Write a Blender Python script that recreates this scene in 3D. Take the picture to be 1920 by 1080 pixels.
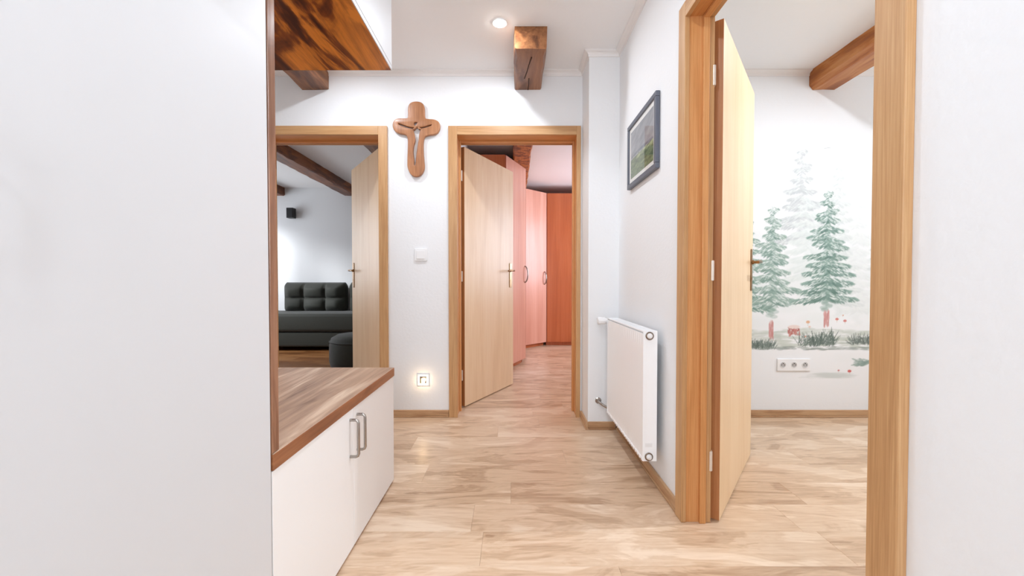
import bpy, bmesh, math, random
import numpy as np
from mathutils import Vector, Matrix
for o in list(bpy.data.objects): bpy.data.objects.remove(o)
S = bpy.context.scene
C = S.collection
random.seed(7)

# ------------------------------------------------------------------ camera, world, exposure
CAM_Z = 0.96
cd = bpy.data.cameras.new('camera'); cam = bpy.data.objects.new('camera', cd); C.objects.link(cam)
cam.location = (0, 0, CAM_Z)
cam.rotation_euler = (math.radians(90 - 1.1), 0, 0)
cd.sensor_width = 36; cd.lens = 760 / 1920 * 36; cd.shift_y = 4.6 / 1920; cd.clip_start = 0.01
S.camera = cam
w = bpy.data.worlds.new('sky'); S.world = w; w.use_nodes = True
w.node_tree.nodes['Background'].inputs[0].default_value = (0.80, 0.88, 1.0, 1)
w.node_tree.nodes['Background'].inputs[1].default_value = 1.6
S.view_settings.view_transform = 'Standard'; S.view_settings.look = 'None'
S.view_settings.gamma = 1; S.view_settings.use_curve_mapping = False
S.view_settings.exposure = 0.07
S.cycles.max_bounces = 10; S.cycles.diffuse_bounces = 6

def area(name, loc, rot, sx, sy, power, color=(1, 1, 1), shape='RECTANGLE'):
    l = bpy.data.lights.new(name, 'AREA'); l.shape = shape; l.size = sx; l.size_y = sy
    l.energy = power; l.color = color
    o = bpy.data.objects.new(name, l); C.objects.link(o); o.location = loc; o.rotation_euler = rot
    return o
R = math.radians
# daylight entering by the windows of the three rooms (lamps stand outside the glass)
area('daylight_living', (-4.85, 4.9, 1.6), (0, R(-90), 0), 1.5, 2.2, 54, (0.90, 0.96, 1.03))
# low bright sky patch shining through the living room window onto its far wall
sl = area('bright_sky_living', (-6.0, 3.55, 2.75), (0, 0, 0), 0.35, 0.35, 24, (0.94, 0.97, 1.0))
sl.rotation_euler = (Vector((-3.2, 6.37, 1.2)) - Vector((-6.0, 3.55, 2.75))).to_track_quat('-Z', 'Y').to_euler(); sl.data.spread = R(60)
area('daylight_dressing', (2.75, 5.35, 1.55), (0, R(90), 0), 1.3, 1.6, 75, (0.80, 0.92, 1.10))
area('daylight_nursery', (3.85, 1.3, 1.55), (0, R(90), 0), 1.3, 1.9, 27, (0.88, 0.95, 1.0))
area('daylight_hall', (-0.1, -1.95, 1.55), (R(90), 0, 0), 0.9, 1.2, 44, (0.865, 0.94, 1.03))  # unseen lamp added behind the camera as even fill on the back wall
SPOTS = [(-0.07, 2.345, 7.2), (-1.06, 2.35, 6.4), (-0.07, 1.15, 6.2), (-0.07, 0.0, 3.0), (-0.07, -1.0, 7), (1.95, 1.70, 25)]  # beyond the back wall pair, unseen spotlights added to brighten hall and nursery

# ------------------------------------------------------------------ materials
def lin(c):
    return tuple(((v/255) / 12.92 if v/255 <= 0.04045 else ((v/255 + 0.055) / 1.055) ** 2.4) for v in c) + (1,)
def newmat(name):
    m = bpy.data.materials.new(name); m.use_nodes = True
    return m, m.node_tree.nodes, m.node_tree.links, m.node_tree.nodes['Principled BSDF']
def plain(name, col, rough=0.5, metal=0, bump=0, bscale=80, coat=0, spec=0.5):
    m, n, l, p = newmat(name)
    p.inputs['Base Color'].default_value = lin(col); p.inputs['Roughness'].default_value = rough
    p.inputs['Metallic'].default_value = metal; p.inputs['Coat Weight'].default_value = coat
    p.inputs['Specular IOR Level'].default_value = spec
    if bump:
        tc = n.new('ShaderNodeTexCoord'); no = n.new('ShaderNodeTexNoise'); b = n.new('ShaderNodeBump')
        no.inputs['Scale'].default_value = bscale; no.inputs['Detail'].default_value = 5
        b.inputs['Strength'].default_value = bump; b.inputs['Distance'].default_value = 0.004
        l.new(tc.outputs['Object'], no.inputs['Vector']); l.new(no.outputs['Fac'], b.inputs['Height'])
        l.new(b.outputs['Normal'], p.inputs['Normal'])
    return m
def wood(name, cols, axis=2, rough=0.45, fine=55, fig=5.0, stretch=0.06, bump=0.06, rnd=0.0, distort=2.5, coat=0.0, spec=0.5, fa=1.0, ring=26, fb=0.45):
    """cols = dark, mid, light; grain runs along axis (0 x, 1 y, 2 z)"""
    m, n, l, p = newmat(name)
    tc = n.new('ShaderNodeTexCoord'); oi = n.new('ShaderNodeObjectInfo')
    off = n.new('ShaderNodeVectorMath'); off.operation = 'SCALE'; off.inputs[0].default_value = (37.0, 53.0, 29.0)
    l.new(oi.outputs['Random'], off.inputs['Scale'])
    add = n.new('ShaderNodeVectorMath'); add.operation = 'ADD'
    l.new(tc.outputs['Object'], add.inputs[0]); l.new(off.outputs[0], add.inputs[1])
    def mapped(s, st):
        mp = n.new('ShaderNodeMapping'); v = [s, s, s]; v[axis] = s * st
        mp.inputs['Scale'].default_value = v; l.new(add.outputs[0], mp.inputs['Vector']); return mp
    a = n.new('ShaderNodeTexNoise'); a.inputs['Scale'].default_value = 1; a.inputs['Detail'].default_value = 5
    a.inputs['Distortion'].default_value = distort; a.inputs['Roughness'].default_value = 0.55
    l.new(mapped(fig, stretch * 2.6).outputs[0], a.inputs['Vector'])
    # rings: contour lines of the broad noise give cathedral figure
    mu = n.new('ShaderNodeMath'); mu.operation = 'MULTIPLY'; mu.inputs[1].default_value = ring
    sn = n.new('ShaderNodeMath'); sn.operation = 'SINE'
    l.new(a.outputs['Fac'], mu.inputs[0]); l.new(mu.outputs[0], sn.inputs[0])
    b = n.new('ShaderNodeTexNoise'); b.inputs['Scale'].default_value = 1; b.inputs['Detail'].default_value = 6
    b.inputs['Roughness'].default_value = 0.65
    l.new(mapped(fine, stretch * 0.6).outputs[0], b.inputs['Vector'])
    c1 = n.new('ShaderNodeMath'); c1.operation = 'MULTIPLY_ADD'; c1.inputs[1].default_value = 0.05*fa; l.new(sn.outputs[0], c1.inputs[0])
    af = n.new('ShaderNodeMath'); af.operation = 'MULTIPLY_ADD'; af.inputs[1].default_value = fa; af.inputs[2].default_value = 0.5*(1-fa)
    l.new(a.outputs['Fac'], af.inputs[0]); l.new(af.outputs[0], c1.inputs[2])
    c2 = n.new('ShaderNodeMath'); c2.operation = 'MULTIPLY_ADD'; c2.inputs[1].default_value = fb; l.new(b.outputs['Fac'], c2.inputs[0])
    l.new(c1.outputs[0], c2.inputs[2])
    c3 = n.new('ShaderNodeMath'); c3.operation = 'MULTIPLY_ADD'; c3.inputs[1].default_value = rnd; l.new(oi.outputs['Random'], c3.inputs[0])
    l.new(c2.outputs[0], c3.inputs[2])
    r = n.new('ShaderNodeValToRGB'); e = r.color_ramp.elements
    mid = 0.5 + fb*0.5 + rnd * 0.5
    e[0].position = mid - 0.20; e[0].color = lin(cols[0]); e[1].position = mid + 0.17; e[1].color = lin(cols[2])
    x = e.new(mid); x.color = lin(cols[1])
    l.new(c3.outputs[0], r.inputs[0]); l.new(r.outputs[0], p.inputs['Base Color'])
    p.inputs['Roughness'].default_value = rough; p.inputs['Coat Weight'].default_value = coat
    p.inputs['Coat Roughness'].default_value = 0.2; p.inputs['Specular IOR Level'].default_value = spec
    bp = n.new('ShaderNodeBump'); bp.inputs['Strength'].default_value = bump; bp.inputs['Distance'].default_value = 0.003
    l.new(b.outputs['Fac'], bp.inputs['Height']); l.new(bp.outputs['Normal'], p.inputs['Normal'])
    return m
def emis(name, col, st):
    m, n, l, p = newmat(name); p.inputs['Base Color'].default_value = (0.8, 0.8, 0.8, 1)
    p.inputs['Emission Color'].default_value = lin(col); p.inputs['Emission Strength'].default_value = st
    return m
def vcol(name, rough=0.7):
    m, n, l, p = newmat(name); a = n.new('ShaderNodeVertexColor'); a.layer_name = 'paint'
    l.new(a.outputs['Color'], p.inputs['Base Color']); p.inputs['Roughness'].default_value = rough
    p.inputs['Specular IOR Level'].default_value = 0.3
    return m

WALLC = (238, 239, 240)
M = {}
M['wall'] = plain('white_wall_paint', WALLC, 0.85, bump=0.22, bscale=70, spec=0.2)
M['wall_grey'] = plain('pale_grey_wall_paint', (212, 213, 214), 0.85, bump=0.15, bscale=70, spec=0.2)
M['ceiling'] = plain('ceiling_paint', (243, 243, 243), 0.9, bump=0.1, bscale=60, spec=0.2)
M['crown'] = plain('crown_white', (238, 235, 233), 0.7)
M['white_lacquer'] = plain('white_lacquer', (214, 215, 217), 0.38, spec=0.35)
M['white_front'] = plain('white_cabinet_front', (242, 241, 240), 0.34, spec=0.4)
M['plastic'] = plain('white_plastic', (240, 240, 240), 0.35)
M['socket_dark'] = plain('socket_recess', (190, 188, 186), 0.5)
M['rad'] = plain('radiator_enamel', (252, 253, 254), 0.28)
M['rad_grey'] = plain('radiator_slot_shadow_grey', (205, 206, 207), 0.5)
M['chrome'] = plain('satin_nickel', (168, 162, 156), 0.25, metal=1)
M['brass'] = plain('aged_brass', (150, 118, 84), 0.3, metal=1)
M['hinge'] = plain('pale_hinge', (226, 216, 204), 0.35, metal=0.3)
M['alu'] = plain('grey_edge_strip', (205, 205, 208), 0.4)
FR = [(160, 112, 66), (194, 148, 100), (214, 174, 128)]
for ax, nm in ((2, 'v'), (0, 'x'), (1, 'y')):
    M['jamb_' + nm] = wood('oak_lining_' + nm, [(180, 116, 60), (210, 148, 90), (224, 170, 114)], ax, 0.42, fine=260, fig=16, stretch=0.03, fa=0.3, distort=0.6, fb=0.5)  # same oak as the frames; bounced orange light lifted into the shaded lining
for ax, nm in ((2, 'v'), (0, 'x'), (1, 'y')):
    M['frame_' + nm] = wood('oak_frame_' + nm, FR, ax, 0.42, fine=260, fig=16, stretch=0.03, fa=0.3, distort=0.6, fb=0.5)
M['edge'] = wood('oak_edge_band', [(140, 84, 42), (168, 108, 62), (188, 132, 84)], 2, 0.42, fine=200, fig=9, stretch=0.03, fa=0.3, distort=0.6)
M['leaf'] = wood('pale_oak_leaf', [(212, 174, 128), (236, 204, 164), (244, 220, 188)], 2, 0.42, fine=200, fig=7, stretch=0.03, bump=0.03, fa=0.28, distort=0.6, fb=0.42)
BS = [(146, 104, 70), (184, 144, 106), (208, 172, 134)]
M['base_x'] = wood('baseboard_oak_across', BS, 0, 0.4, fine=140, fig=9, fa=0.6, distort=0.8)
M['base_y'] = wood('baseboard_oak_deep', BS, 1, 0.4, fine=140, fig=9, fa=0.6, distort=0.8)
M['plank'] = wood('light_oak_laminate', [(168, 134, 104), (210, 180, 150), (230, 207, 182)], 0, 0.30, fine=90, fig=7.0, stretch=0.125, bump=0.02, rnd=0.12, distort=1.3, fa=0.68, ring=42, fb=0.36)
M['plank_dark'] = wood('brown_oak_laminate', [(92, 54, 28), (138, 88, 48), (172, 122, 76)], 0, 0.35, fine=60, fig=6, stretch=0.08, bump=0.03, rnd=0.14, distort=0.9, fa=0.7)  # same laminate as the hall, dim living room light darkened into its colour
M['subfloor'] = plain('joint_brown', (150, 122, 98), 0.8)
M['walnut_y'] = wood('walnut_deep', [(112, 80, 60), (186, 152, 126), (224, 198, 172)], 1, 0.4, fine=46, fig=8, stretch=0.06, bump=0.03, distort=0.7, fa=0.95, ring=20)
M['walnut_u'] = wood('walnut_underside', [(60, 16, 2), (132, 66, 16), (224, 138, 50)], 1, 0.3, fine=34, fig=5, stretch=0.10, bump=0.04, distort=1.4, fa=1.25)
M['walnut_e'] = wood('walnut_edge', [(112, 64, 36), (146, 92, 58), (172, 116, 78)], 1, 0.3, fine=90, fig=8, stretch=0.05, fa=0.5)
M['walnut_z'] = wood('walnut_upright', [(104, 66, 46), (140, 98, 74), (166, 122, 94)], 2, 0.22, fine=90, fig=8, stretch=0.05, fa=0.5)
M['beam'] = wood('old_stained_beam', [(72, 36, 14), (124, 76, 42), (162, 108, 66)], 1, 0.42, fine=40, fig=8, stretch=0.08, bump=0.4, distort=1.0, coat=0.1, fa=0.75)
M['beam_l'] = wood('dark_stained_beam', [(64, 26, 6), (120, 64, 24), (154, 92, 46)], 1, 0.42, fine=40, fig=8, stretch=0.08, bump=0.4, distort=1.0, fa=0.75)
M['beam_o'] = wood('orange_stained_beam', [(122, 58, 10), (172, 100, 36), (196, 134, 74)], 1, 0.42, fine=40, fig=8, stretch=0.08, bump=0.4, distort=1.0, coat=0.1, fa=0.75)
M['beam_r'] = wood('rough_orange_beam', [(96, 44, 10), (158, 84, 26), (192, 116, 50)], 1, 0.5, fine=40, fig=12, stretch=0.5, bump=0.6, distort=1.0, fa=1.0)
M['cherry'] = wood('cherry_veneer', [(200, 132, 108), (218, 154, 130), (228, 170, 148)], 2, 0.40, fine=90, fig=5, stretch=0.03, bump=0.02, coat=0.15, fa=0.5, distort=0.8)  # cherry lightened; the room's cool pink haze is put into its colour
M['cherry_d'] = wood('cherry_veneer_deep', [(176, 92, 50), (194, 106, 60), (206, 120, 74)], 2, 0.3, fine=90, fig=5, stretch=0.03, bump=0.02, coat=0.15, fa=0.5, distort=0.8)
M['cross'] = wood('carved_cross_wood', [(136, 86, 52), (172, 116, 76), (190, 136, 96)], 2, 0.4, fine=90, fig=12, stretch=0.1, bump=0.05, coat=0.1, fa=0.5, distort=0.6)
M['sofa'] = plain('dark_green_velvet', (34, 36, 27), 0.75, bump=0.3, bscale=35)
M['sofa'].node_tree.nodes['Principled BSDF'].inputs['Sheen Weight'].default_value = 0.15
M['black'] = plain('black_plastic', (22, 22, 24), 0.4)
M['slate'] = plain('slate_blue_frame', (92, 96, 108), 0.4)
M['mat'] = plain('white_passepartout', (236, 236, 232), 0.8)
M['bulb'] = emis('lamp_diffuser', (255, 250, 242), 40)
M['led_warm'] = emis('step_light_diffuser', (255, 214, 150), 8)
M['paint'] = vcol('mural_paint', 0.85)
M['paint2'] = vcol('landscape_print', 0.5)
def glassm():
    m, n, l, p = newmat('window_glass'); n.remove(p)
    t = n.new('ShaderNodeBsdfTransparent'); g = n.new('ShaderNodeBsdfGlossy'); g.inputs['Roughness'].default_value = 0.02
    f = n.new('ShaderNodeFresnel'); f.inputs[0].default_value = 1.45; mx = n.new('ShaderNodeMixShader')
    ge = n.new('ShaderNodeNewGeometry'); sb = n.new('ShaderNodeMath'); sb.operation = 'MULTIPLY_ADD'; sb.inputs[1].default_value = -1; sb.inputs[2].default_value = 1
    l.new(ge.outputs['Backfacing'], sb.inputs[0]); mm = n.new('ShaderNodeMath'); mm.operation = 'MULTIPLY'; l.new(sb.outputs[0], mm.inputs[0]); l.new(f.outputs[0], mm.inputs[1])
    l.new(mm.outputs[0], mx.inputs[0]); l.new(t.outputs[0], mx.inputs[1]); l.new(g.outputs[0], mx.inputs[2])
    l.new(mx.outputs[0], n['Material Output'].inputs[0]); return m
M['glass'] = glassm()

# ------------------------------------------------------------------ helpers
def box(bm, x0, x1, y0, y1, z0, z1, bev=0, seg=2):
    t = bmesh.new(); bmesh.ops.create_cube(t, size=1)
    for v in t.verts:
        v.co = ((x0+x1)/2 + v.co.x*(x1-x0), (y0+y1)/2 + v.co.y*(y1-y0), (z0+z1)/2 + v.co.z*(z1-z0))
    if bev: bmesh.ops.bevel(t, geom=t.edges[:], offset=bev, segments=seg, affect='EDGES', profile=0.5)
    me = bpy.data.meshes.new('t'); t.to_mesh(me); bm.from_mesh(me); bpy.data.meshes.remove(me); t.free()
    return bm
def B(*a, **k): return box(bmesh.new(), *a, **k)
def cyl(bm, p0, p1, r, r2=None, seg=20, bev=0):
    p0, p1 = Vector(p0), Vector(p1); d = p1 - p0; t = bmesh.new()
    bmesh.ops.create_cone(t, cap_ends=True, segments=seg, radius1=r, radius2=r if r2 is None else r2, depth=d.length)
    if bev: bmesh.ops.bevel(t, geom=[e for e in t.edges if abs(e.verts[0].co.z - e.verts[1].co.z) < 1e-6], offset=bev, segments=2, affect='EDGES')
    mt = Matrix.Translation((p0+p1)/2) @ d.to_track_quat('Z', 'Y').to_matrix().to_4x4()
    bmesh.ops.transform(t, matrix=mt, verts=t.verts)
    me = bpy.data.meshes.new('t'); t.to_mesh(me); bm.from_mesh(me); bpy.data.meshes.remove(me); t.free(); return bm
def tube(bm, pts, r, seg=12):
    pts = [Vector(p) for p in pts]; rings = []; q = None; last = None
    for i, p in enumerate(pts):
        d = (pts[min(i+1, len(pts)-1)] - pts[max(i-1, 0)]).normalized()
        q = d.to_track_quat('Z', 'Y') if q is None else last.rotation_difference(d) @ q
        last = d
        rings.append([bm.verts.new(p + q @ Vector((r*math.cos(2*math.pi*k/seg), r*math.sin(2*math.pi*k/seg), 0))) for k in range(seg)])
    for a, b in zip(rings, rings[1:]):
        for k in range(seg): bm.faces.new((a[k], a[(k+1) % seg], b[(k+1) % seg], b[k]))
    bm.faces.new(rings[0][::-1]); bm.faces.new(rings[-1]); return bm
def prism(bm, pts, z0, z1):
    a = [bm.verts.new((x, y, z0)) for x, y in pts]; b = [bm.verts.new((x, y, z1)) for x, y in pts]; n = len(pts)
    bm.faces.new(a[::-1]); bm.faces.new(b)
    for i in range(n): bm.faces.new((a[i], a[(i+1) % n], b[(i+1) % n], b[i]))
    return bm
WP = {}
def mk(name, bm, mat, parent=None, local=False, smooth=False):
    """bm in world coordinates (or parent's, if local); the origin goes to the centre of the mesh"""
    bmesh.ops.recalc_face_normals(bm, faces=bm.faces[:])
    co = [v.co for v in bm.verts]
    c = Vector([(min(p[i] for p in co) + max(p[i] for p in co)) / 2 for i in range(3)])
    bmesh.ops.translate(bm, verts=bm.verts[:], vec=-c)
    me = bpy.data.meshes.new(name); bm.to_mesh(me); bm.free()
    me.materials.append(mat)
    if smooth:
        for p in me.polygons: p.use_smooth = True
        if smooth == 'auto':
            me.set_sharp_from_angle(angle=R(35))
    o = bpy.data.objects.new(name, me); C.objects.link(o)
    if parent: o.parent = parent
    o.location = c if (local or not parent) else c - WP[parent.name]
    WP[o.name] = c if not parent else (c if not local else c)
    return o
def tag(o, label=None, cat=None, group=None, kind=None):
    if label: o['label'] = label
    if cat: o['category'] = cat
    if group: o['group'] = group
    if kind: o['kind'] = kind
    return o
def thing(name, loc, label=None, cat=None, group=None, kind=None):
    o = bpy.data.objects.new(name, None); C.objects.link(o); o.location = loc; o.empty_display_size = 0.1
    WP[o.name] = Vector(loc); return tag(o, label, cat, group, kind)
def struct(name, bm, mat, parent=None, **k):
    o = mk(name, bm, mat, parent, **k)
    if not parent: o['kind'] = 'structure'
    return o

# ------------------------------------------------------------------ dimensions
CZ = 2.447           # ceiling
YB, YB2 = 2.883, 3.07  # back wall of the hall
W, W2 = 0.695, 0.775   # right partition
PX, PY = 0.497, 2.64   # pillar in the corner
XL = -1.95           # alcove
XC, XK = -0.571, -1.18  # cabinet front plane, wall behind it
Y0 = -1.6
NX = 3.6             # nursery right wall
DL, DR, DY = -0.60, -0.48, 6.8   # partition living / dressing; dressing far wall
LX, LY = -4.6, 6.37

# ------------------------------------------------------------------ floor of separate boards
def floors():
    fl = mk('floor', box(box(bmesh.new(), XL-0.1, NX+0.1, Y0-0.1, YB2, -0.06, -0.009), DR-0.06, 2.6, YB2, DY+0.1, -0.06, -0.009), M['subfloor'])
    fl['kind'] = 'structure'
    fl2 = mk('floor', B(LX-0.1, DR-0.06, YB2, LY+0.1, -0.06, -0.009), M['subfloor']); fl2['kind'] = 'structure'
    cache = {}
    def plank(x0, x1, y, wdt, par, mat):
        key = (round(x1-x0, 3), round(wdt, 3), mat.name)
        g = 0.0002
        if key not in cache:
            bm = B(-(x1-x0)/2+g, (x1-x0)/2-g, -wdt/2+g, wdt/2-g, -0.0045, 0.0045)
            top = [e for e in bm.edges if all(v.co.z > 0 for v in e.verts)]
            bmesh.ops.bevel(bm, geom=top, offset=0.0006, segments=1, affect='EDGES')
            me = bpy.data.meshes.new('plank'); bm.to_mesh(me); bm.free(); me.materials.append(mat); cache[key] = me
        o = bpy.data.objects.new('plank', cache[key]); C.objects.link(o); o.parent = par
        o.location = Vector(((x0+x1)/2, y+wdt/2, -0.0045)) - WP[par.name]
    fixed = {0: -0.005, -1: -0.16, -2: -0.11, -3: 0.36, 1: 0.85, 2: 0.29, 3: 0.7, 4: -0.09}
    L, wd = 1.285, 0.192
    for k in range(-19, 26):
        y = 1.738 + k*wd
        yc = y + wd/2
        if yc < YB2:
            segs = [(XL-0.05, NX+0.05, fl, M['plank'])]
        else:
            segs = [(DR-0.06, 2.5, fl, M['plank'])] if yc < DY else []
            if yc < LY: segs.append((LX-0.05, DR-0.06, fl2, M['plank_dark']))
        for a, b, par, mat in segs:
            j = fixed.get(k, random.uniform(0, L)) if par is fl else random.uniform(0, L)
            x = j - math.ceil((j - a)/L)*L
            while x < b:
                p, q = max(x, a), min(x+L, b)
                if q - p > 0.03: plank(p, q, y, wd, par, mat)
                x += L
floors()

# ------------------------------------------------------------------ ceiling and walls
struct('ceiling', B(LX-0.1, NX+0.1, Y0-0.1, DY+0.1, CZ, CZ+0.08), M['ceiling'])
OPZ = 2.012          # rough opening head
D1 = (-1.782, -0.940)   # casing-to-casing, left door
D2 = (-0.386, 0.454)    # middle door
D3 = (0.766, 1.603)     # right door (along y)
e = 0.012
bm = bmesh.new()
box(bm, LX-0.1, D1[0]-e, YB, YB2, 0, CZ); box(bm, D1[1]+e, D2[0]-e, YB, YB2, 0, CZ); box(bm, D2[1]+e, W2, YB, YB2, 0, CZ)
box(bm, D1[0]-e, D1[1]+e, YB, YB2, OPZ, CZ); box(bm, D2[0]-e, D2[1]+e, YB, YB2, OPZ, CZ)
struct('wall_back', bm, M['wall'])
struct('wall_pillar', B(PX, W, PY, YB, 0, CZ), M['wall'])
bm = bmesh.new()
box(bm, W, W2, Y0, D3[0]-e, 0, CZ); box(bm, W, W2, D3[1]+e, YB, 0, CZ); box(bm, W, W2, D3[0]-e, D3[1]+e, OPZ, CZ)
struct('wall_right', bm, M['wall'])
bm = bmesh.new(); box(bm, XL-0.1, XK, Y0, 1.93, 0, CZ); box(bm, XL-0.1, XL, 1.93, YB, 0, CZ)
struct('wall_left', bm, M['wall'])
def wall_window(name, a0, a1, fixed0, fixed1, w0, w1, z0, z1, axis, wn, mat):
    """wall along axis ('y' or 'x') with one window hole and a window in it"""
    def bx(bm, p, q, z_0, z_1, f0=fixed0, f1=fixed1, bev=0):
        return box(bm, f0, f1, p, q, z_0, z_1, bev=bev) if axis == 'y' else box(bm, p, q, f0, f1, z_0, z_1, bev=bev)
    bm = bmesh.new(); bx(bm, a0, w0, 0, CZ); bx(bm, w1, a1, 0, CZ); bx(bm, w0, w1, 0, z0); bx(bm, w0, w1, z1, CZ)
    struct(name, bm, mat)
    m = (fixed0+fixed1)/2
    fr = bmesh.new()
    for p, q, r_, s in ((w0, w0+.06, z0, z1), (w1-.06, w1, z0, z1), (w0+.06, w1-.06, z0, z0+.06), (w0+.06, w1-.06, z1-.06, z1), ((w0+w1)/2-.04, (w0+w1)/2+.04, z0+.06, z1-.06)):
        bx(fr, p, q, r_, s, m-.03, m+.03, bev=.004)
    f = struct(wn, fr, M['plastic'])
    for p, q in ((w0+.06, (w0+w1)/2-.04), ((w0+w1)/2+.04, w1-.06)):
        mk('pane', bx(bmesh.new(), p, q, z0+.06, z1-.06, m-.004, m+.004), M['glass'], f)
wall_window('wall_near', XL-0.1, W2, Y0-0.1, Y0, -0.55, 0.35, 0.95, 2.15, 'x', 'window_1', M['wall'])  # unseen hall window, added to let the fill lamp in
# nursery
wall_window('wall_nursery_right', Y0, YB, NX, NX+0.12, 0.35, 2.25, 0.9, 2.2, 'y', 'window_2', M['wall'])
struct('wall_nursery_back', B(W2, NX+0.12, YB, YB2, 0, CZ), M['wall'])
struct('wall_nursery_near', B(W2, NX+0.12, Y0-0.1, Y0, 0, CZ), M['wall'])
# dressing room
wall_window('wall_dressing_right', YB2, DY, 2.4, 2.52, 4.6, 6.15, 0.9, 2.2, 'y', 'window_3', M['wall'])
struct('wall_dressing_back', B(DR, 2.52, DY, DY+0.1, 0, CZ), M['wall'])
struct('wall_partition', B(DL, DR, YB2, DY+0.1, 0, CZ), M['wall'])
# living room
wall_window('wall_living_left', YB2, LY+0.1, LX-0.12, LX, 3.9, 5.9, 0.85, 2.25, 'y', 'window_4', M['wall_grey'])
struct('wall_living_back', B(LX, DL, LY, LY+0.1, 0, CZ), M['wall_grey'])

# baseboards with a small shoe
def baseboard(name, x0, x1, y0, y1, nx, ny, mat):
    """strip on the wall line (x0,y0)-(x1,y1), sticking out along (nx, ny)"""
    bm = bmesh.new()
    for t, z0, z1, bv in ((0.018, 0.001, 0.012, 0.002), (0.013, 0.012, 0.052, 0.003)):
        box(bm, min(x0, x0+nx*t), max(x1, x1+nx*t), min(y0, y0+ny*t), max(y1, y1+ny*t), z0, z1, bev=bv)
    return struct(name, bm, mat)
cw = 0.064
baseboard('baseboard_back', D1[1]+cw, D2[0]-cw, YB, YB, 0, -1, M['base_x'])
baseboard('baseboard_pillar_side', PX, PX, PY-0.018, YB-.02, -1, 0, M['base_y'])
baseboard('baseboard_pillar', PX, W-0.018, PY, PY, 0, -1, M['base_x'])
baseboard('baseboard_right', W, W, D3[1]+cw, PY, -1, 0, M['base_y'])
baseboard('baseboard_near_right', W, W, Y0, D3[0]-cw, -1, 0, M['base_y'])
baseboard('baseboard_nursery', W2, NX, YB, YB, 0, -1, M['base_x'])
baseboard('baseboard_living', LX, DL, LY, LY, 0, -1, M['base_x'])

# crown mouldings (cove profile)
def crown(name, p0, p1, n, m0=0, m1=0, s=0.034):
    p0, p1, n = Vector((*p0, CZ)), Vector((*p1, CZ)), Vector((*n, 0)); bm = bmesh.new()
    prof = [(0, 0), (s, 0), (s, -0.006), (s*0.72, -0.010)] + [(s*0.72 - s*0.55*math.sin(a), -s*0.86 + (s*0.86-0.010)*math.cos(a)) for a in (0.4, 0.8, 1.2)] + [(0.007, -s*0.86), (0.006, -s), (0, -s)]
    u = (p1-p0).normalized()
    rings = [[bm.verts.new(p + n*a + u*a*m + Vector((0, 0, b))) for a, b in prof] for p, m in ((p0, m0), (p1, m1))]
    k = len(prof)
    for i in range(k): bm.faces.new((rings[0][i], rings[0][(i+1) % k], rings[1][(i+1) % k], rings[1][i]))
    bm.faces.new(rings[0][::-1]); bm.faces.new(rings[1])
    struct(name, bm, M['crown'])
crown('trim_1', (XL, YB), (PX, YB), (0, -1), 0, -1)
crown('trim_2', (PX, PY), (PX, YB), (-1, 0), -1, -1)
crown('trim_3', (PX, PY), (W, PY), (0, -1), -1, -1)
crown('trim_4', (W, Y0), (W, PY), (-1, 0), 0, -1)
crown('trim_5', (W2, YB), (NX, YB), (0, -1))

# ------------------------------------------------------------------ old ceiling beams
def beam(x0, x1, y0, y1, label, mat, h=0.129, seed=0, cham=0.014):
    rnd = random.Random(seed); bm = bmesh.new(); n = max(6, int((y1-y0)/0.09)); rings = []
    z0 = CZ - h
    for i in range(n+1):
        y = y0 + (y1-y0)*i/n; j = lambda s: rnd.uniform(-s, s)
        c = cham + j(0.006)
        pts = [(x0+j(.003), CZ-0.0005), (x0+j(.004), z0+c), (x0+c+j(.003), z0+j(.002)), ((x0+x1)/2+j(.01), z0+j(.004)), (x1-c+j(.003), z0+j(.002)), (x1+j(.004), z0+c+j(.003)), (x1+j(.003), CZ-0.0005)]
        rings.append([bm.verts.new((a, y, b)) for a, b in pts])
    k = 7
    for a, b in zip(rings, rings[1:]):
        for q in range(k): bm.faces.new((a[q], a[(q+1) % k], b[(q+1) % k], b[q]))
    bm.faces.new(rings[0][::-1]); bm.faces.new(rings[-1])
    o = mk('ceiling_beam', bm, mat, smooth='auto')
    return tag(o, label, 'beam')
bs = beam(0.014, 0.205, 2.38, YB-0.001, 'short brown beam stub ending in mid ceiling beside the glowing spotlight', M['beam'], seed=1)
# drying cracks cut in the stub's underside (dark grooves of real depth)
ck = bmesh.new()
pts = [(0.118, 2.47), (0.104, 2.56), (0.096, 2.64), (0.083, 2.72)]
for (xa, ya), (xb, yb) in zip(pts, pts[1:]):
    tube(ck, [(xa, ya, CZ-0.1305), (xb, yb, CZ-0.1305)], 0.0035, seg=6)
tube(ck, [(0.112, 2.72, CZ-0.1305), (0.114, 2.80, CZ-.1305), (0.112, YB-.004, CZ-0.1305)], 0.003, seg=6)
M['crack'] = plain('crack_dark', (60, 34, 20), 0.9)
mk('crack', ck, M['crack'], bs)
beam(-1.482, -1.288, 2.0, YB-0.001, 'brown ceiling beam above the left doorway, partly hidden by the wall cabinet', M['beam'], seed=2)
beam(2.092, 2.30, Y0, YB-0.001, 'honey brown beam on the ceiling of the room with the forest mural', M['beam_o'], seed=3, cham=0.03)
beam(0.014, 0.205, YB2+0.001, DY, 'orange brown beam on the ceiling above the cherry wardrobes', M['beam_r'], seed=4)
beam(-1.482, -1.288, YB2+0.001, LY, 'brown beam just showing over the top of the left open door leaf', M['beam'], seed=5)
beam(-2.625, -2.43, YB2+0.001, LY, 'long dark brown beam crossing the living room ceiling', M['beam_l'], seed=6)
beam(-3.75, -3.555, YB2+0.001, LY, 'dark beam end at the far left of the living room ceiling', M['beam_l'], seed=8)

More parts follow.
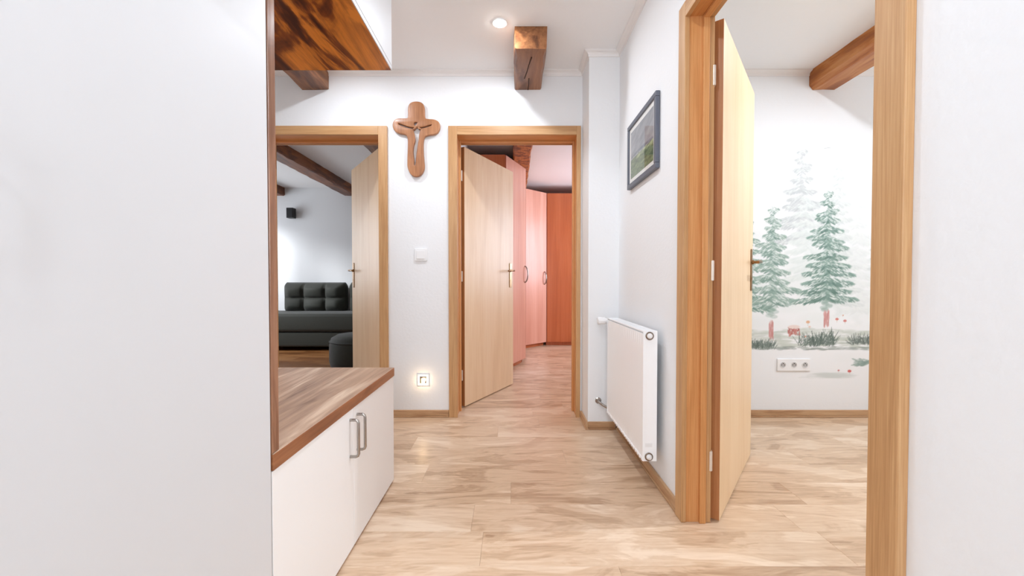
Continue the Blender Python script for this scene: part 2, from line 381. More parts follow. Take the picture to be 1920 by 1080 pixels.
# ------------------------------------------------------------------ doors
def lever_set(leaf, s, xh=0.742, zc=1.02):
    """plate and lever on both faces; local leaf coordinates, visible face at y=0, body towards s"""
    for side, yf in ((-s, 0.0), (s, s*0.04)):
        pl = B(xh-0.019, xh+0.019, min(yf, yf+side*0.006), max(yf, yf+side*0.006), zc-0.112, zc+0.112, bev=0.0025)
        tag(mk('handle_plate', pl, M['brass'], leaf, local=True), 'aged brass handle plate')
        hb = bmesh.new(); zl = zc+0.042
        cyl(hb, (xh, yf+side*0.004, zl), (xh, yf+side*0.014, zl), 0.012)
        tube(hb, [(xh, yf+side*0.010, zl), (xh, yf+side*0.036, zl), (xh-0.004, yf+side*0.045, zl), (xh-0.014, yf+side*0.049, zl), (xh-0.06, yf+side*0.050, zl+0.001), (xh-0.105, yf+side*0.048, zl-0.002), (xh-0.118, yf+side*0.046, zl-0.006)], 0.0075)
        cyl(hb, (xh, yf+side*0.005, zc-0.045), (xh, yf+side*0.0075, zc-0.045), 0.007)
        mk('lever', hb, M['brass'], leaf, local=True, smooth='auto')
def door(n, a0, a1, t, mapf, hinge_loc, ang, s, hinge_xy, axis_mat):
    root = thing('door_%d' % n, (0, 0, 0), kind='structure')
    c0 = mapf((a0+a1)/2, t/2); root.location = (c0[0], c0[1], 0); WP[root.name] = Vector((c0[0], c0[1], 0))
    def bx(bm, p, q, b0, b1, z0, z1, bev=0):
        P, Q = mapf(p, b0), mapf(q, b1)
        return box(bm, min(P[0], Q[0]), max(P[0], Q[0]), min(P[1], Q[1]), max(P[1], Q[1]), z0, z1, bev=bev)
    H = 1.999; cwid = 0.062; r = 0.002
    right_w = cwid if n != 2 else 0.030
    for b0, b1 in ((-0.019, 0.0), (t, t+0.019)):
        if n == 2 and b0 > 0: right_w = cwid
        mk('casing', bx(bmesh.new(), a0-cwid, a0, b0, b1, 0.0005, H+cwid, bev=r), M['frame_v'], root)
        mk('casing', bx(bmesh.new(), a1, a1+right_w, b0, b1, 0.0005, H+cwid, bev=r), M['frame_v'], root)
        mk('casing_head', bx(bmesh.new(), a0, a1, b0, b1, H, H+cwid, bev=r), axis_mat, root)
    i = 0.006                                   # lining, set back from the casing edge
    mk('jamb', bx(bmesh.new(), a0-e, a0-i, 0, t, 0.0005, H+e), M['jamb_v'], root)
    mk('jamb', bx(bmesh.new(), a1+i, a1+e, 0, t, 0.0005, H+e), M['jamb_v'], root)
    mk('jamb_head', bx(bmesh.new(), a0-i, a1+i, 0, t, H+i, H+e), M['jamb_'+axis_mat.name[-1]], root)
    st0, st1 = t-0.062 if n != 3 else t-0.028, t-0.040 if n != 3 else t-0.004   # stop bead
    mk('stop', bx(bmesh.new(), a0-i, a0+0.008, st0, st1, 0.0005, H+i, bev=0.0015), M['jamb_v'], root)
    mk('stop', bx(bmesh.new(), a1-0.008, a1+i, st0, st1, 0.0005, H+i, bev=0.0015), M['jamb_v'], root)
    mk('stop', bx(bmesh.new(), a0+0.008, a1-0.008, st0, st1, H-0.008, H+i, bev=0.0015), M['jamb_'+axis_mat.name[-1]], root)
    # leaf: origin on the hinge line, rotated about z
    me = B(0, 0.80, min(0, s*0.04), max(0, s*0.04), 0.0, 1.985, bev=0.0015)
    m = bpy.data.meshes.new('leaf'); me.to_mesh(m); me.free(); m.materials.append(M['leaf'])
    lf = bpy.data.objects.new('leaf', m); C.objects.link(lf); lf.parent = root
    lf.location = Vector((hinge_loc[0], hinge_loc[1], 0.008)) - WP[root.name]; lf.rotation_euler = (0, 0, ang)
    lever_set(lf, s)
    for z in (0.24, 1.0, 1.765):
        hb = bmesh.new(); x, y = hinge_xy
        cyl(hb, (x, y, z-0.040), (x, y, z+0.040), 0.0075, seg=14, bev=0.0015)
        box(hb, x, 0.002, y-0.0015, y+0.0015, z-0.038, z+0.038)
        tag(mk('hinge', hb, M['hinge'], lf, local=True, smooth='auto'), 'pale metal hinge')
    tag(mk('edge_band', B(-0.0012, 0.0002, min(0, s*0.04)+0.001, max(0, s*0.04)-0.001, 0.001, 1.984), M['edge'], lf, local=True), 'darker brown edge band')
    # lock strike in the free edge
    tag(mk('lock_plate', B(0.7995, 0.8012, s*0.011 if s > 0 else -0.029, s*0.029 if s > 0 else -0.011, 0.92, 1.14), M['chrome'], lf, local=True), 'steel lock plate')
    return root
back = lambda a, b: (a, YB+b)
door(1, D1[0], D1[1], YB2-YB, back, (-1.004, 3.10), math.atan2(0.807, -0.59), -1, (-0.012, -0.02), M['frame_x'])
door(2, D2[0], D2[1], YB2-YB, back, (-0.362, 3.10), math.atan2(0.885, 0.466), 1, (-0.010, 0.02), M['frame_x'])
door(3, D3[0], D3[1], W2-W, lambda a, b: (W+b, a), (0.829, 1.603), math.atan2(0.786, 0.618), 1, (-0.0185, 0.031), M['frame_y'])

# ------------------------------------------------------------------ built-in furniture on the left
YA, YE = 0.956, 1.946
t = thing('tall_wardrobe', ((XC+XK)/2, 0.2, 0), 'tall white glossy wardrobe filling the left foreground, walnut end panel', 'wardrobe')
mk('body', B(XK+0.005, XC-0.019, -0.574, YA-0.001, 0.06, CZ-0.002), M['white_lacquer'], t)
mk('plinth', B(XK+0.03, XC-0.05, -0.574, YA-0.001, 0.001, 0.06), M['walnut_e'], t)
for k, (p, q) in enumerate(((0.442, 0.953), (-0.066, 0.438), (-0.574, -0.070))):
    d = mk('wardrobe_door', B(XC-0.018, XC, p+0.001, q-0.001, 0.012, CZ-0.006, bev=0.0012), M['white_lacquer'], t)
    if k:
        hb = bmesh.new(); yy = q-0.04 if k == 1 else p+0.04
        tube(hb, [(XC, yy, 1.0), (XC+0.025, yy, 1.0), (XC+0.03, yy, 1.006), (XC+0.03, yy, 1.122), (XC+0.025, yy, 1.128), (XC, yy, 1.128)], 0.0045, 10)
        mk('handle', hb, M['chrome'], d, smooth='auto')
tag(mk('end_panel', B(XK+0.005, XC+0.001, YA, YA+0.029, 0.5525, CZ-0.002, bev=0.0012), M['walnut_z'], t), 'walnut end panel')

t = thing('low_cabinet', ((XC+XK)/2, (YA+YE)/2, 0), 'low white two door cabinet under the walnut worktop', 'cabinet')
mk('body', B(XK+0.005, XC-0.019, YA+0.001, YE-0.004, 0.03, 0.511), M['white_lacquer'], t)
tag(mk('plinth', B(XK+0.02, XC-0.008, YA+0.001, YE-0.004, 0.001, 0.030), M['walnut_e'], t), 'brown plinth strip at the floor')
ym = 1.451
for p, q, hy in ((YA+0.001, ym-0.001, ym-0.032), (ym+0.001, YE-0.002, ym+0.032)):
    d = mk('cabinet_door', B(XC-0.018, XC, p, q, 0.010, 0.509, bev=0.0012), M['white_front'], t)
    hb = bmesh.new()
    path = [(XC, hy, 0.346)]
    path += [(XC+0.020, hy, 0.346), (XC+0.027, hy, 0.349), (XC+0.030, hy, 0.356), (XC+0.030, hy, 0.466), (XC+0.027, hy, 0.473), (XC+0.020, hy, 0.476), (XC, hy, 0.476)]
    tube(hb, path, 0.0052, 12)
    tag(mk('handle', hb, M['chrome'], d, smooth='auto'), 'satin nickel bow handle')
tag(mk('worktop', B(XK+0.003, XC+0.004, YA, YE, 0.512, 0.5515, bev=0.0012), M['walnut_y']), 'walnut plank worktop on the low white cabinet', 'worktop')
wt = bpy.data.objects['worktop']
wt.data.materials.append(M['walnut_e'])
for p in wt.data.polygons:
    if p.normal.x > 0.7 or abs(p.normal.y) > 0.7: p.material_index = 1

t = thing('wall_cabinet', ((XC+XK)/2, (YA+YE)/2, 1.969), 'white wall cabinet with walnut underside hanging above the worktop', 'cabinet')
mk('body', B(XK+0.005, XC-0.019, YA+0.031, YE-0.002, 1.9885, CZ-0.002), M['white_lacquer'], t)
tag(mk('bottom_panel', B(XK+0.005, XC-0.004, YA+0.030, YE, 1.969, 1.988), M['walnut_u'], t), 'walnut underside panel with bold dark figure')
tag(mk('edge_strip', B(XC-0.004, XC, YA+0.030, YE, 1.969, 1.988, bev=0.0008), M['alu'], t), 'light grey edge strip')
for p, q in ((YA+0.030, ym-0.001), (ym+0.001, YE)):
    mk('cabinet_door', B(XC-0.018, XC, p, q, 1.991, CZ-0.006, bev=0.0012), M['white_lacquer'], t)
# ------------------------------------------------------------------ ceiling spotlights
SL = ['round ceiling spotlight glowing white beside the short beam stub', 'round ceiling spotlight over the left doorway, behind the wall cabinet',
      'unseen round ceiling spotlight added above the passage between cabinet and right door', 'unseen round ceiling spotlight added overhead in the hall foreground', 'unseen round ceiling spotlight added at the near end of the hall',
      'unseen round ceiling spotlight added in the room with the forest mural']
for (x, y, pw), lb in zip(SPOTS, SL):
    t = thing('ceiling_spotlight', (x, y, CZ), lb, 'lamp')
    rb = bmesh.new(); prof = [(0.030, -0.001), (0.033, -0.006), (0.040, -0.007), (0.043, -0.001)]; seg = 32
    rg = [[rb.verts.new((x+r_*math.cos(2*math.pi*k/seg), y+r_*math.sin(2*math.pi*k/seg), CZ+z)) for r_, z in prof] for k in range(seg)]
    for k in range(seg):
        for q in range(4): rb.faces.new((rg[k][q], rg[(k+1) % seg][q], rg[(k+1) % seg][(q+1) % 4], rg[k][(q+1) % 4]))
    mk('ring', rb, M['plastic'], t, smooth='auto')
    db = bmesh.new(); prof = [(0.0305, -0.002), (0.0305, -0.008), (0.026, -0.0145), (0.016, -0.019)]
    rg = [[db.verts.new((x+r_*math.cos(2*math.pi*k/seg), y+r_*math.sin(2*math.pi*k/seg), CZ+z)) for r_, z in prof] for k in range(seg)]
    for k in range(seg):
        for q in range(3): db.faces.new((rg[k][q], rg[(k+1) % seg][q], rg[(k+1) % seg][q+1], rg[k][q+1]))
    db.faces.new([r_[-1] for r_ in rg]); db.faces.new([r_[0] for r_ in rg][::-1])
    mk('bulb', db, M['bulb'], t, smooth='auto')
    area('spot_light', (x, y, CZ-0.022), (0, 0, 0), 0.05, 0.05, pw, (0.865, 0.94, 1.03), 'DISK')

# ------------------------------------------------------------------ wooden cross
def bw(px, py, y=YB):   # photograph point lying on the plane y
    return ((px-960)*y/760, CAM_Z + (530-py)*y/760)
def poly_extrude(name, outer, holes, depth, bev, mat, parent, y=YB):
    cu = bpy.data.curves.new('c', 'CURVE'); cu.dimensions = '2D'; cu.fill_mode = 'BOTH'; cu.extrude = depth/2 - bev
    cu.bevel_depth = bev; cu.bevel_resolution = 3; cu.offset = -bev
    for pts in [outer] + holes:
        s = cu.splines.new('POLY'); s.points.add(len(pts)-1); s.use_cyclic_u = True
        for p, q in zip(s.points, pts): p.co = (q[0], q[1], 0, 1)
    ob = bpy.data.objects.new('c', cu); C.objects.link(ob)
    dg = bpy.context.evaluated_depsgraph_get(); me = bpy.data.meshes.new_from_object(ob.evaluated_get(dg)); bpy.data.objects.remove(ob)
    bm = bmesh.new(); bm.from_mesh(me); bpy.data.meshes.remove(me)
    bmesh.ops.transform(bm, matrix=Matrix.Translation((0, y-depth/2, 0)) @ Matrix.Rotation(R(90), 4, 'X'), verts=bm.verts)
    bmesh.ops.remove_doubles(bm, verts=bm.verts[:], dist=1e-5)
    return mk(name, bm, mat, parent, smooth='auto')
def smooth_loop(pts, it=3):
    for _ in range(it):
        q = []
        for i in range(len(pts)):
            a, b = pts[i], pts[(i+1) % len(pts)]
            q += [(0.75*a[0]+0.25*b[0], 0.75*a[1]+0.25*b[1]), (0.25*a[0]+0.75*b[0], 0.25*a[1]+0.75*b[1])]
        pts = q
    return pts
def cr(pts, it=3, inset=0): return smooth_loop([bw(730+x/6.355, 180+y/6.355) for x, y in pts], it)
outer = cr([(245, 290), (240, 150), (290, 102), (390, 102), (440, 150), (438, 290), (460, 305), (560, 308), (615, 345), (622, 420), (580, 485), (450, 500), (425, 540),
            (420, 640), (428, 780), (438, 880), (405, 955), (340, 985), (275, 965), (232, 880), (232, 780), (238, 640), (240, 530), (215, 485), (120, 475), (62, 420), (62, 340), (110, 295), (220, 300)], 2)
fig = cr([(300, 428), (335, 415), (355, 395), (375, 415), (392, 428), (372, 470), (366, 540), (352, 620), (340, 700), (332, 790), (322, 845), (308, 845), (314, 790), (300, 700), (308, 620), (328, 560), (322, 490)], 2)
arm1 = cr([(130, 355), (190, 378), (260, 402), (318, 408), (310, 420), (250, 416), (180, 392), (128, 366)], 1)
arm2 = cr([(520, 370), (470, 384), (420, 400), (366, 404), (372, 418), (430, 412), (480, 396), (520, 380)], 1)
head = cr([(310, 352), (335, 340), (355, 350), (340, 366), (330, 384), (312, 378)], 2)
ct = thing('wooden_cross', (-0.671, YB, 1.96), 'brown carved wooden cross with pierced figure hanging between the two back doorways', 'cross')
poly_extrude('cross_body', outer, [fig, arm1, arm2, head], 0.026, 0.006, M['cross'], ct, y=YB-0.002)

# ------------------------------------------------------------------ switch, step light, sockets
cx, cz = bw(789.5, 478)
t = thing('light_switch', (cx, YB, cz), 'white light switch on the wall below the wooden cross', 'switch')
mk('plate', B(cx-0.044, cx+0.044, YB-0.010, YB, cz-0.044, cz+0.044, bev=0.003), M['plastic'], t)
mk('rocker', B(cx-0.029, cx+0.029, YB-0.015, YB-0.0102, cz-0.029, cz+0.029, bev=0.002), M['plastic'], t)
cx, cz = bw(793, 713)
t = thing('step_light', (cx, YB, cz), 'small lit step light low on the wall under the switch', 'lamp')
bm = bmesh.new()
for a in ((-0.040, -0.021, -0.040, 0.040), (0.021, 0.040, -0.040, 0.040), (-0.021, 0.021, 0.024, 0.040), (-0.021, 0.021, -0.040, -0.020)):
    box(bm, cx+a[0], cx+a[1], YB-0.008, YB, cz+a[2], cz+a[3], bev=0.001)
mk('plate', bm, M['plastic'], t)
tag(mk('hood', box(box(box(bmesh.new(), cx-0.021, cx+0.021, YB-0.012, YB-0.002, cz+0.012, cz+0.024), cx-0.021, cx-0.012, YB-0.012, YB-.002, cz-.020, cz+.012), cx+.012, cx+.021, YB-.012, YB-.002, cz-.020, cz+.012), M['chrome'], t), 'small grey hood')
tag(mk('diffuser', B(cx-0.0115, cx+0.0115, YB-0.005, YB-0.001, cz-0.020, cz+0.0115), M['led_warm'], t), 'glowing diffuser')
pl = bpy.data.lights.new('step_glow', 'POINT'); pl.energy = 0.28; pl.color = (1.0, 0.72, 0.42); pl.shadow_soft_size = 0.008
po = bpy.data.objects.new('step_glow', pl); C.objects.link(po); po.location = (cx, YB-0.042, cz-0.004)

x0, z1 = bw(1458, 673); x1, z0 = bw(1520, 695.6)
t = thing('wall_socket', ((x0+x1)/2, YB, (z0+z1)/2), 'white triple wall socket below the painted forest', 'socket')
mk('plate', B(x0, x1, YB-0.010, YB-0.0012, z0, z1, bev=0.002), M['plastic'], t)
for k in range(3):
    cx = x0 + (x1-x0)*(k+0.5)/3; cz = (z0+z1)/2
    so = bmesh.new(); seg = 28; prof = [(0.0235, -0.0102), (0.0235, -0.0118), (0.020, -0.0122), (0.019, -0.0103)]
    rg = [[so.verts.new((cx+r_*math.cos(2*math.pi*j/seg), YB+d, cz+r_*math.sin(2*math.pi*j/seg))) for r_, d in prof] for j in range(seg)]
    for j in range(seg):
        for q in range(4): so.faces.new((rg[j][q], rg[(j+1) % seg][q], rg[(j+1) % seg][(q+1) % 4], rg[j][(q+1) % 4]))
    s_ = mk('outlet', so, M['plastic'], t, smooth='auto')
    mk('outlet_well', cyl(bmesh.new(), (cx, YB-0.0101, cz), (cx, YB-0.0106, cz), 0.0188, seg=24), M['socket_dark'], s_)
    pb = bmesh.new()
    for dx, dz in ((-0.0095, 0), (0.0095, 0)): cyl(pb, (cx+dx, YB-0.0106, cz+dz), (cx+dx, YB-0.0112, cz+dz), 0.0032, seg=10)
    cyl(pb, (cx, YB-0.0106, cz+0.011), (cx, YB-0.016, cz+0.011), 0.0025, seg=10)
    mk('contact', pb, M['black'], s_)

# ------------------------------------------------------------------ raster painting onto a fine coloured grid
class Canvas:
    def __init__(s, x0, x1, z0, z1, step, base):
        s.nx = int(round((x1-x0)/step))+1; s.nz = int(round((z1-z0)/step))+1
        s.X, s.Z = np.meshgrid(np.linspace(x0, x1, s.nx), np.linspace(z0, z1, s.nz))
        s.col = np.tile(np.array(base, float), (s.nz, s.nx, 1)); s.x0, s.z0, s.st = x0, z0, step
    def stroke(s, x, z, L, wd, ang, col, al, soft=2.0):
        r = max(L, wd)*1.1
        i0, i1 = max(0, int((x-r-s.x0)/s.st)), min(s.nx, int((x+r-s.x0)/s.st)+2)
        j0, j1 = max(0, int((z-r-s.z0)/s.st)), min(s.nz, int((z+r-s.z0)/s.st)+2)
        if i0 >= i1 or j0 >= j1: return
        dx = s.X[j0:j1, i0:i1]-x; dz = s.Z[j0:j1, i0:i1]-z; c, q = math.cos(ang), math.sin(ang)
        u = (dx*c+dz*q)/L; v = (-dx*q+dz*c)/wd
        a = al*np.clip((1-u*u-v*v)*soft, 0, 1)[..., None]
        s.col[j0:j1, i0:i1] = s.col[j0:j1, i0:i1]*(1-a) + np.array(col)*a
    def build(s, name, mat, place, parent=None):
        n = s.nx*s.nz
        P = place(s.X.ravel(), s.Z.ravel()); idx = np.arange(n).reshape(s.nz, s.nx)
        F = np.stack([idx[:-1, :-1], idx[:-1, 1:], idx[1:, 1:], idx[1:, :-1]], -1).reshape(-1, 4)
        me = bpy.data.meshes.new(name)
        c = (P.min(0)+P.max(0))/2; Q = P-c
        me.vertices.add(n); me.vertices.foreach_set('co', Q.ravel().astype(np.float32))
        me.loops.add(F.size); me.loops.foreach_set('vertex_index', F.ravel().astype(np.int32))
        me.polygons.add(len(F)); me.polygons.foreach_set('loop_start', np.arange(0, F.size, 4, dtype=np.int32))
        me.update(calc_edges=True)
        at = me.color_attributes.new('paint', 'FLOAT_COLOR', 'POINT')
        v = np.clip(s.col.reshape(-1, 3)/255, 0, 1); v = np.where(v <= .04045, v/12.92, ((v+.055)/1.055)**2.4)
        at.data.foreach_set('color', np.concatenate([v, np.ones((n, 1))], 1).ravel().astype(np.float32))
        me.materials.append(mat)
        o = bpy.data.objects.new(name, me); C.objects.link(o)
        if parent: o.parent = parent
        o.location = Vector(c) - (WP[parent.name] if parent else Vector((0, 0, 0)))
        return o

rg_ = random.Random(11)
cv = Canvas(1.0, 3.2, 0.10, 2.2, 0.0042, WALLC)
def mp(cx, cy):     # photo detail coordinates to wall coordinates
    return bw(1400+cx/2.204, 250+cy/2.204)
U = YB/760/2.204
def mix(a, b, t): return tuple(a[i]*(1-t)+b[i]*t for i in range(3))
# faint mist
for _ in range(160):
    x, z = mp(rg_.uniform(-150, 800), rg_.gauss(640, 110)); cv.stroke(x, z, rg_.uniform(40, 110)*U, rg_.uniform(20, 45)*U, 0, (214, 224, 219), 0.10, 1.0)
def tree(cx, top, bot, hw, dark, light, al, lean=0, dens=1.0):
    H = bot-top; tiers = max(6, int(H/37))
    for i in range(int(H/5)):                               # leader and inner body
        t = i*5/H; x, z = mp(cx+lean*t+rg_.uniform(-3, 3)*(1+4*t), top+i*5)
        cv.stroke(x, z, 9*U, (1.8+17*t)*U, R(90), mix(light, dark, rg_.uniform(0.1, 0.5)), al*0.42)
    for k in range(tiers):
        t = (k+0.85)/tiers; gap = H/tiers
        for sd in (-1, 1):
            wl = hw*(0.10+0.90*t**0.85)*rg_.uniform(0.66, 1.14); y = top + H*t*0.90 - gap*0.75 + rg_.uniform(-9, 9); slope = rg_.uniform(0.2, 0.52)
            m = int((12+wl*1.0)*dens)
            for j in range(m):
                f = rg_.random()**0.85; thick = gap*0.72*(1-f**1.6)+4
                yy = y + slope*wl*f*(1.25-0.45*f) + rg_.uniform(0, 1)*thick; tt = (yy-(y + slope*wl*f))/(thick+1)
                a = -sd*R(rg_.uniform(12, 42) + 10*tt); x, z = mp(cx+lean*t+sd*wl*f, yy)
                cv.stroke(x, z, rg_.uniform(9, 24)*(1.1-0.3*f)*U*min(1, 0.35+t), rg_.uniform(2.2, 5.2)*U*min(1, 0.5+t), a, mix(light, dark, min(1, max(0, rg_.gauss(0.3+0.5*tt, 0.28)))), al*rg_.uniform(0.5, 0.95), 1.6)
            for j in range(int(m*0.30)):                    # snow caught between the branches
                f = rg_.random(); x, z = mp(cx+lean*t+sd*wl*f, y + slope*wl*f + rg_.uniform(0, gap*0.5))
                cv.stroke(x, z, rg_.uniform(5, 12)*U, rg_.uniform(1.2, 2.8)*U, -sd*R(rg_.uniform(15, 40)), (230, 235, 232), 0.6*al)
G1, G2 = (118, 144, 134), (172, 192, 182)
tree(455, 190, 800, 95, (222, 226, 225), (232, 235, 234), 0.6)
tree(372, 135, 760, 105, (206, 213, 211), (224, 228, 227), 0.6)
tree(222, 72, 470, 112, (190, 195, 196), (212, 216, 216), 0.75)
tree(245, 250, 640, 110, (214, 222, 219), (226, 231, 229), 0.5)
tree(620, 120, 600, 120, (196, 202, 202), (214, 219, 218), 0.7)
tree(-20, 290, 765, 125, (104, 136, 124), (156, 180, 168), 0.9)
tree(105, 308, 765, 118, G1, G2, 0.85)
tree(332, 245, 735, 132, (98, 126, 117), (152, 176, 166), 0.92)
tree(690, 260, 780, 130, (104, 132, 122), (152, 176, 166), 0.9)
# ground wash
for _ in range(420):
    cx = rg_.uniform(-150, 850); yy = rg_.uniform(812, 882) + 6*math.sin(cx/60)
    x, z = mp(cx, yy); cv.stroke(x, z, rg_.uniform(18, 46)*U, rg_.uniform(3, 8)*U, R(rg_.uniform(-5, 5)), mix((182, 190, 180), (208, 214, 204), rg_.random()), 0.4)
def trunk(cx, y0, y1, hw):
    for _ in range(70):
        x, z = mp(cx+rg_.uniform(-hw, hw), rg_.uniform(y0, y1)); cv.stroke(x, z, rg_.uniform(10, 22)*U, rg_.uniform(1.2, 3)*U, R(90+rg_.uniform(-6, 6)), mix((190, 128, 124), (222, 178, 172), rg_.random()), 0.5)
trunk(103, 785, 845, 9); trunk(331, 740, 795, 11); trunk(690, 780, 835, 10)
for _ in range(46):
    x, z = mp(198+rg_.uniform(-24, 24), rg_.uniform(806, 834)); cv.stroke(x, z, 9*U, 3*U, R(rg_.uniform(50, 130)), mix((168, 100, 94), (206, 146, 138), rg_.random()), 0.7)
x, z = mp(198, 800); cv.stroke(x, z, 28*U, 9*U, 0, (232, 214, 206), 0.95)
def grass(cx, cy, wd, n, L, dark=(84, 98, 92), light=(140, 152, 144)):
    for _ in range(n):
        a = R(90+rg_.gauss(0, 28)); l = rg_.uniform(0.4, 1)*L
        bx_, by_ = cx+rg_.uniform(-wd, wd), cy+rg_.uniform(-6, 6)
        x, z = mp(bx_+math.cos(a)*l*0.5, by_-math.sin(a)*l*0.5); cv.stroke(x, z, l*0.55*U, rg_.uniform(1.2, 2.4)*U, a, mix(dark, light, rg_.random()), 0.75)
grass(55, 890, 62, 150, 44); grass(255, 880, 40, 60, 60); grass(325, 878, 46, 90, 78); grass(475, 872, 40, 90, 46, (88, 96, 92)); grass(640, 880, 70, 100, 50)
for _ in range(70):
    x, z = mp(rg_.uniform(-60, 520), 888+rg_.uniform(-5, 7)); cv.stroke(x, z, rg_.uniform(12, 30)*U, rg_.uniform(2, 5)*U, 0, mix((120, 130, 124), (176, 184, 178), rg_.random()), 0.4)
for cx, cy, r_, c in ((375, 768, 8, (206, 120, 110)), (408, 775, 8, (204, 124, 118)), (400, 752, 4, (212, 160, 130)), (255, 780, 9, (220, 168, 130)), (262, 800, 6, (226, 200, 186)), (385, 981, 5, (188, 96, 92)), (430, 984, 9, (206, 96, 90)), (245, 840, 5, (214, 150, 130))):
    x, z = mp(cx, cy); cv.stroke(x, z, r_*U, r_*0.75*U, 0, c, 0.9); x, z = mp(cx, cy+r_); cv.stroke(x, z, r_*0.9*U, 1.6*U, R(90), (200, 190, 180), 0.6)
for _ in range(60):
    x, z = mp(rg_.gauss(365, 40), 1002+rg_.uniform(-8, 8)); cv.stroke(x, z, rg_.uniform(25, 50)*U, rg_.uniform(4, 8)*U, R(rg_.uniform(-4, 4)), (208, 213, 210), 0.22)
for _ in range(40):
    x, z = mp(rg_.gauss(478, 16), 948+rg_.uniform(-12, 12)); cv.stroke(x, z, rg_.uniform(8, 18)*U, rg_.uniform(3, 6)*U, R(rg_.uniform(-40, 40)), mix((130, 152, 144), (176, 192, 184), rg_.random()), 0.6)
for cx, cy, a in ((318, 66, 8), (332, 64, -10), (150, 160, 0)):
    x, z = mp(cx, cy); cv.stroke(x, z, 11*U, 2.4*U, R(a), (206, 210, 210), 0.8 if cy < 100 else 0.0)
mu = cv.build('wall_mural', M['paint'], lambda x, z: np.stack([x, np.full_like(x, YB-0.0008), z], 1))
tag(mu, 'watercolour mural of misty green fir trees on the white wall behind the right doorway', 'mural')

# ------------------------------------------------------------------ framed picture on the right wall
py0, py1, pz0, pz1 = 1.915, 2.385, 1.500, 1.862
xf = W-0.022
t = thing('framed_picture', (W, (py0+py1)/2, pz0), 'small landscape picture in a slate grey frame on the right wall', 'picture')
fw = 0.026
bm = bmesh.new()
for a in ((py0, py1, pz0, pz0+fw), (py0, py1, pz1-fw, pz1), (py0, py0+fw, pz0+fw, pz1-fw), (py1-fw, py1, pz0+fw, pz1-fw)):
    box(bm, xf, W-0.001, *a, bev=0.003)
mk('frame', bm, M['slate'], t)
mk('passepartout', B(xf+0.008, xf+0.011, py0+fw, py1-fw, pz0+fw, pz1-fw), M['mat'], t)
mwd = 0.024
pc = Canvas(0, py1-py0-2*(fw+mwd), 0, pz1-pz0-2*(fw+mwd), 0.0025, (150, 154, 160))
Wd, Hd = pc.X.max(), pc.Z.max()
hn = pc.Z/Hd
sky = hn > 0.40
for i in range(3):
    g0 = (168, 170, 174)[i]; g1 = (128, 132, 140)[i]
    pc.col[..., i] = np.where(sky, g0*(1-(hn-.4)/.6)+g1*(hn-.4)/.6, (104, 122, 92)[i])
for _ in range(120): pc.stroke(rg_.uniform(0, Wd), Hd*rg_.uniform(.5, 1), rg_.uniform(.03, .1), rg_.uniform(.006, .02), R(rg_.uniform(5, 35)), mix((120, 124, 132), (192, 194, 196), rg_.random()), 0.25)
for _ in range(60):                                     # far hills and rooftops, nearer edge to the right
    f = rg_.random(); pc.stroke(Wd*f, Hd*(0.40+0.07*(1-abs(f-.35))), rg_.uniform(.008, .03), rg_.uniform(.004, .012), 0, mix((96, 104, 120), (140, 146, 156), rg_.random()), 0.5)
for _ in range(420):
    f = rg_.random()**0.8; pc.stroke(rg_.uniform(0, Wd), Hd*0.39*f, rg_.uniform(.01, .05), rg_.uniform(.002, .007), R(rg_.uniform(-20, 20)), mix((60, 82, 58), (154, 166, 122), rg_.random()), 0.5)
for _ in range(30): pc.stroke(rg_.uniform(0.3*Wd, Wd), Hd*rg_.uniform(.34, .40), .03, .004, R(8), (196, 204, 160), 0.4)
# x of the canvas runs from the far end towards the camera, as seen from the hall
tag(pc.build('print', M['paint2'], lambda x, z: np.stack([np.full_like(x, xf+0.0075), py1-fw-mwd-x, pz0+fw+mwd+z], 1), t), 'print of a grey sky over a green field')
bmg = B(xf+0.0045, xf+0.0060, py0+fw, py1-fw, pz0+fw, pz1-fw)
mk('glass', bmg, M['glass'], t)

# ------------------------------------------------------------------ radiator
ry0, ry1, rz0, rz1, rx0, rx1 = 1.848, 2.548, 0.139, 0.739, 0.600, 0.665
t = thing('radiator', ((rx0+rx1)/2, (ry0+ry1)/2, rz0), 'white panel radiator mounted on the right wall below the picture', 'radiator')
# front panel: pressed vertical ribs fading out in the middle of each rib
bm = bmesh.new(); ny, nz = 168, 30; rows = []
for j in range(nz+1):
    z = rz0+0.012+(rz1-rz0-0.024)*j/nz; row = []
    for i in range(ny+1):
        y = ry0+0.004+(ry1-ry0-0.008)*i/ny
        ph = 0.5-0.5*math.cos(2*math.pi*(i/ny)*21); edge = min(1, min(z-rz0-0.012, rz1-0.012-z)/0.06)
        row.append(bm.verts.new((rx0+0.0015 + 0.0030*(1-ph)**3*max(0.06, min(1, 2.2-edge*2.2)), y, z)))
    rows.append(row)
for j in range(nz):
    for i in range(ny): bm.faces.new((rows[j][i], rows[j][i+1], rows[j+1][i+1], rows[j+1][i]))
mk('front_panel', bm, M['rad'], t, smooth=True)
mk('convector', B(rx0+0.010, rx1-0.004, ry0+0.006, ry1-0.006, rz0+0.02, rz1-0.02), M['rad_grey'], t)
for y0_, y1_ in ((ry0, ry0+0.003), (ry1-0.003, ry1)):
    tag(mk('side_cover', B(rx0, rx1, y0_, y1_, rz0, rz1, bev=0.001), M['rad'], t), 'smooth side cover')
g = bmesh.new()
box(g, rx0, rx0+0.008, ry0+0.003, ry1-0.003, rz1-0.006, rz1, bev=0.001); box(g, rx1-0.008, rx1, ry0+.003, ry1-.003, rz1-0.006, rz1, bev=.001)
n = 44
for k in range(n):
    y = ry0+0.008+(ry1-ry0-0.016)*k/(n-1); box(g, rx0+0.008, rx1-0.008, y-0.0032, y+0.0032, rz1-0.005, rz1-0.001)
mk('top_grille', g, M['rad'], t)
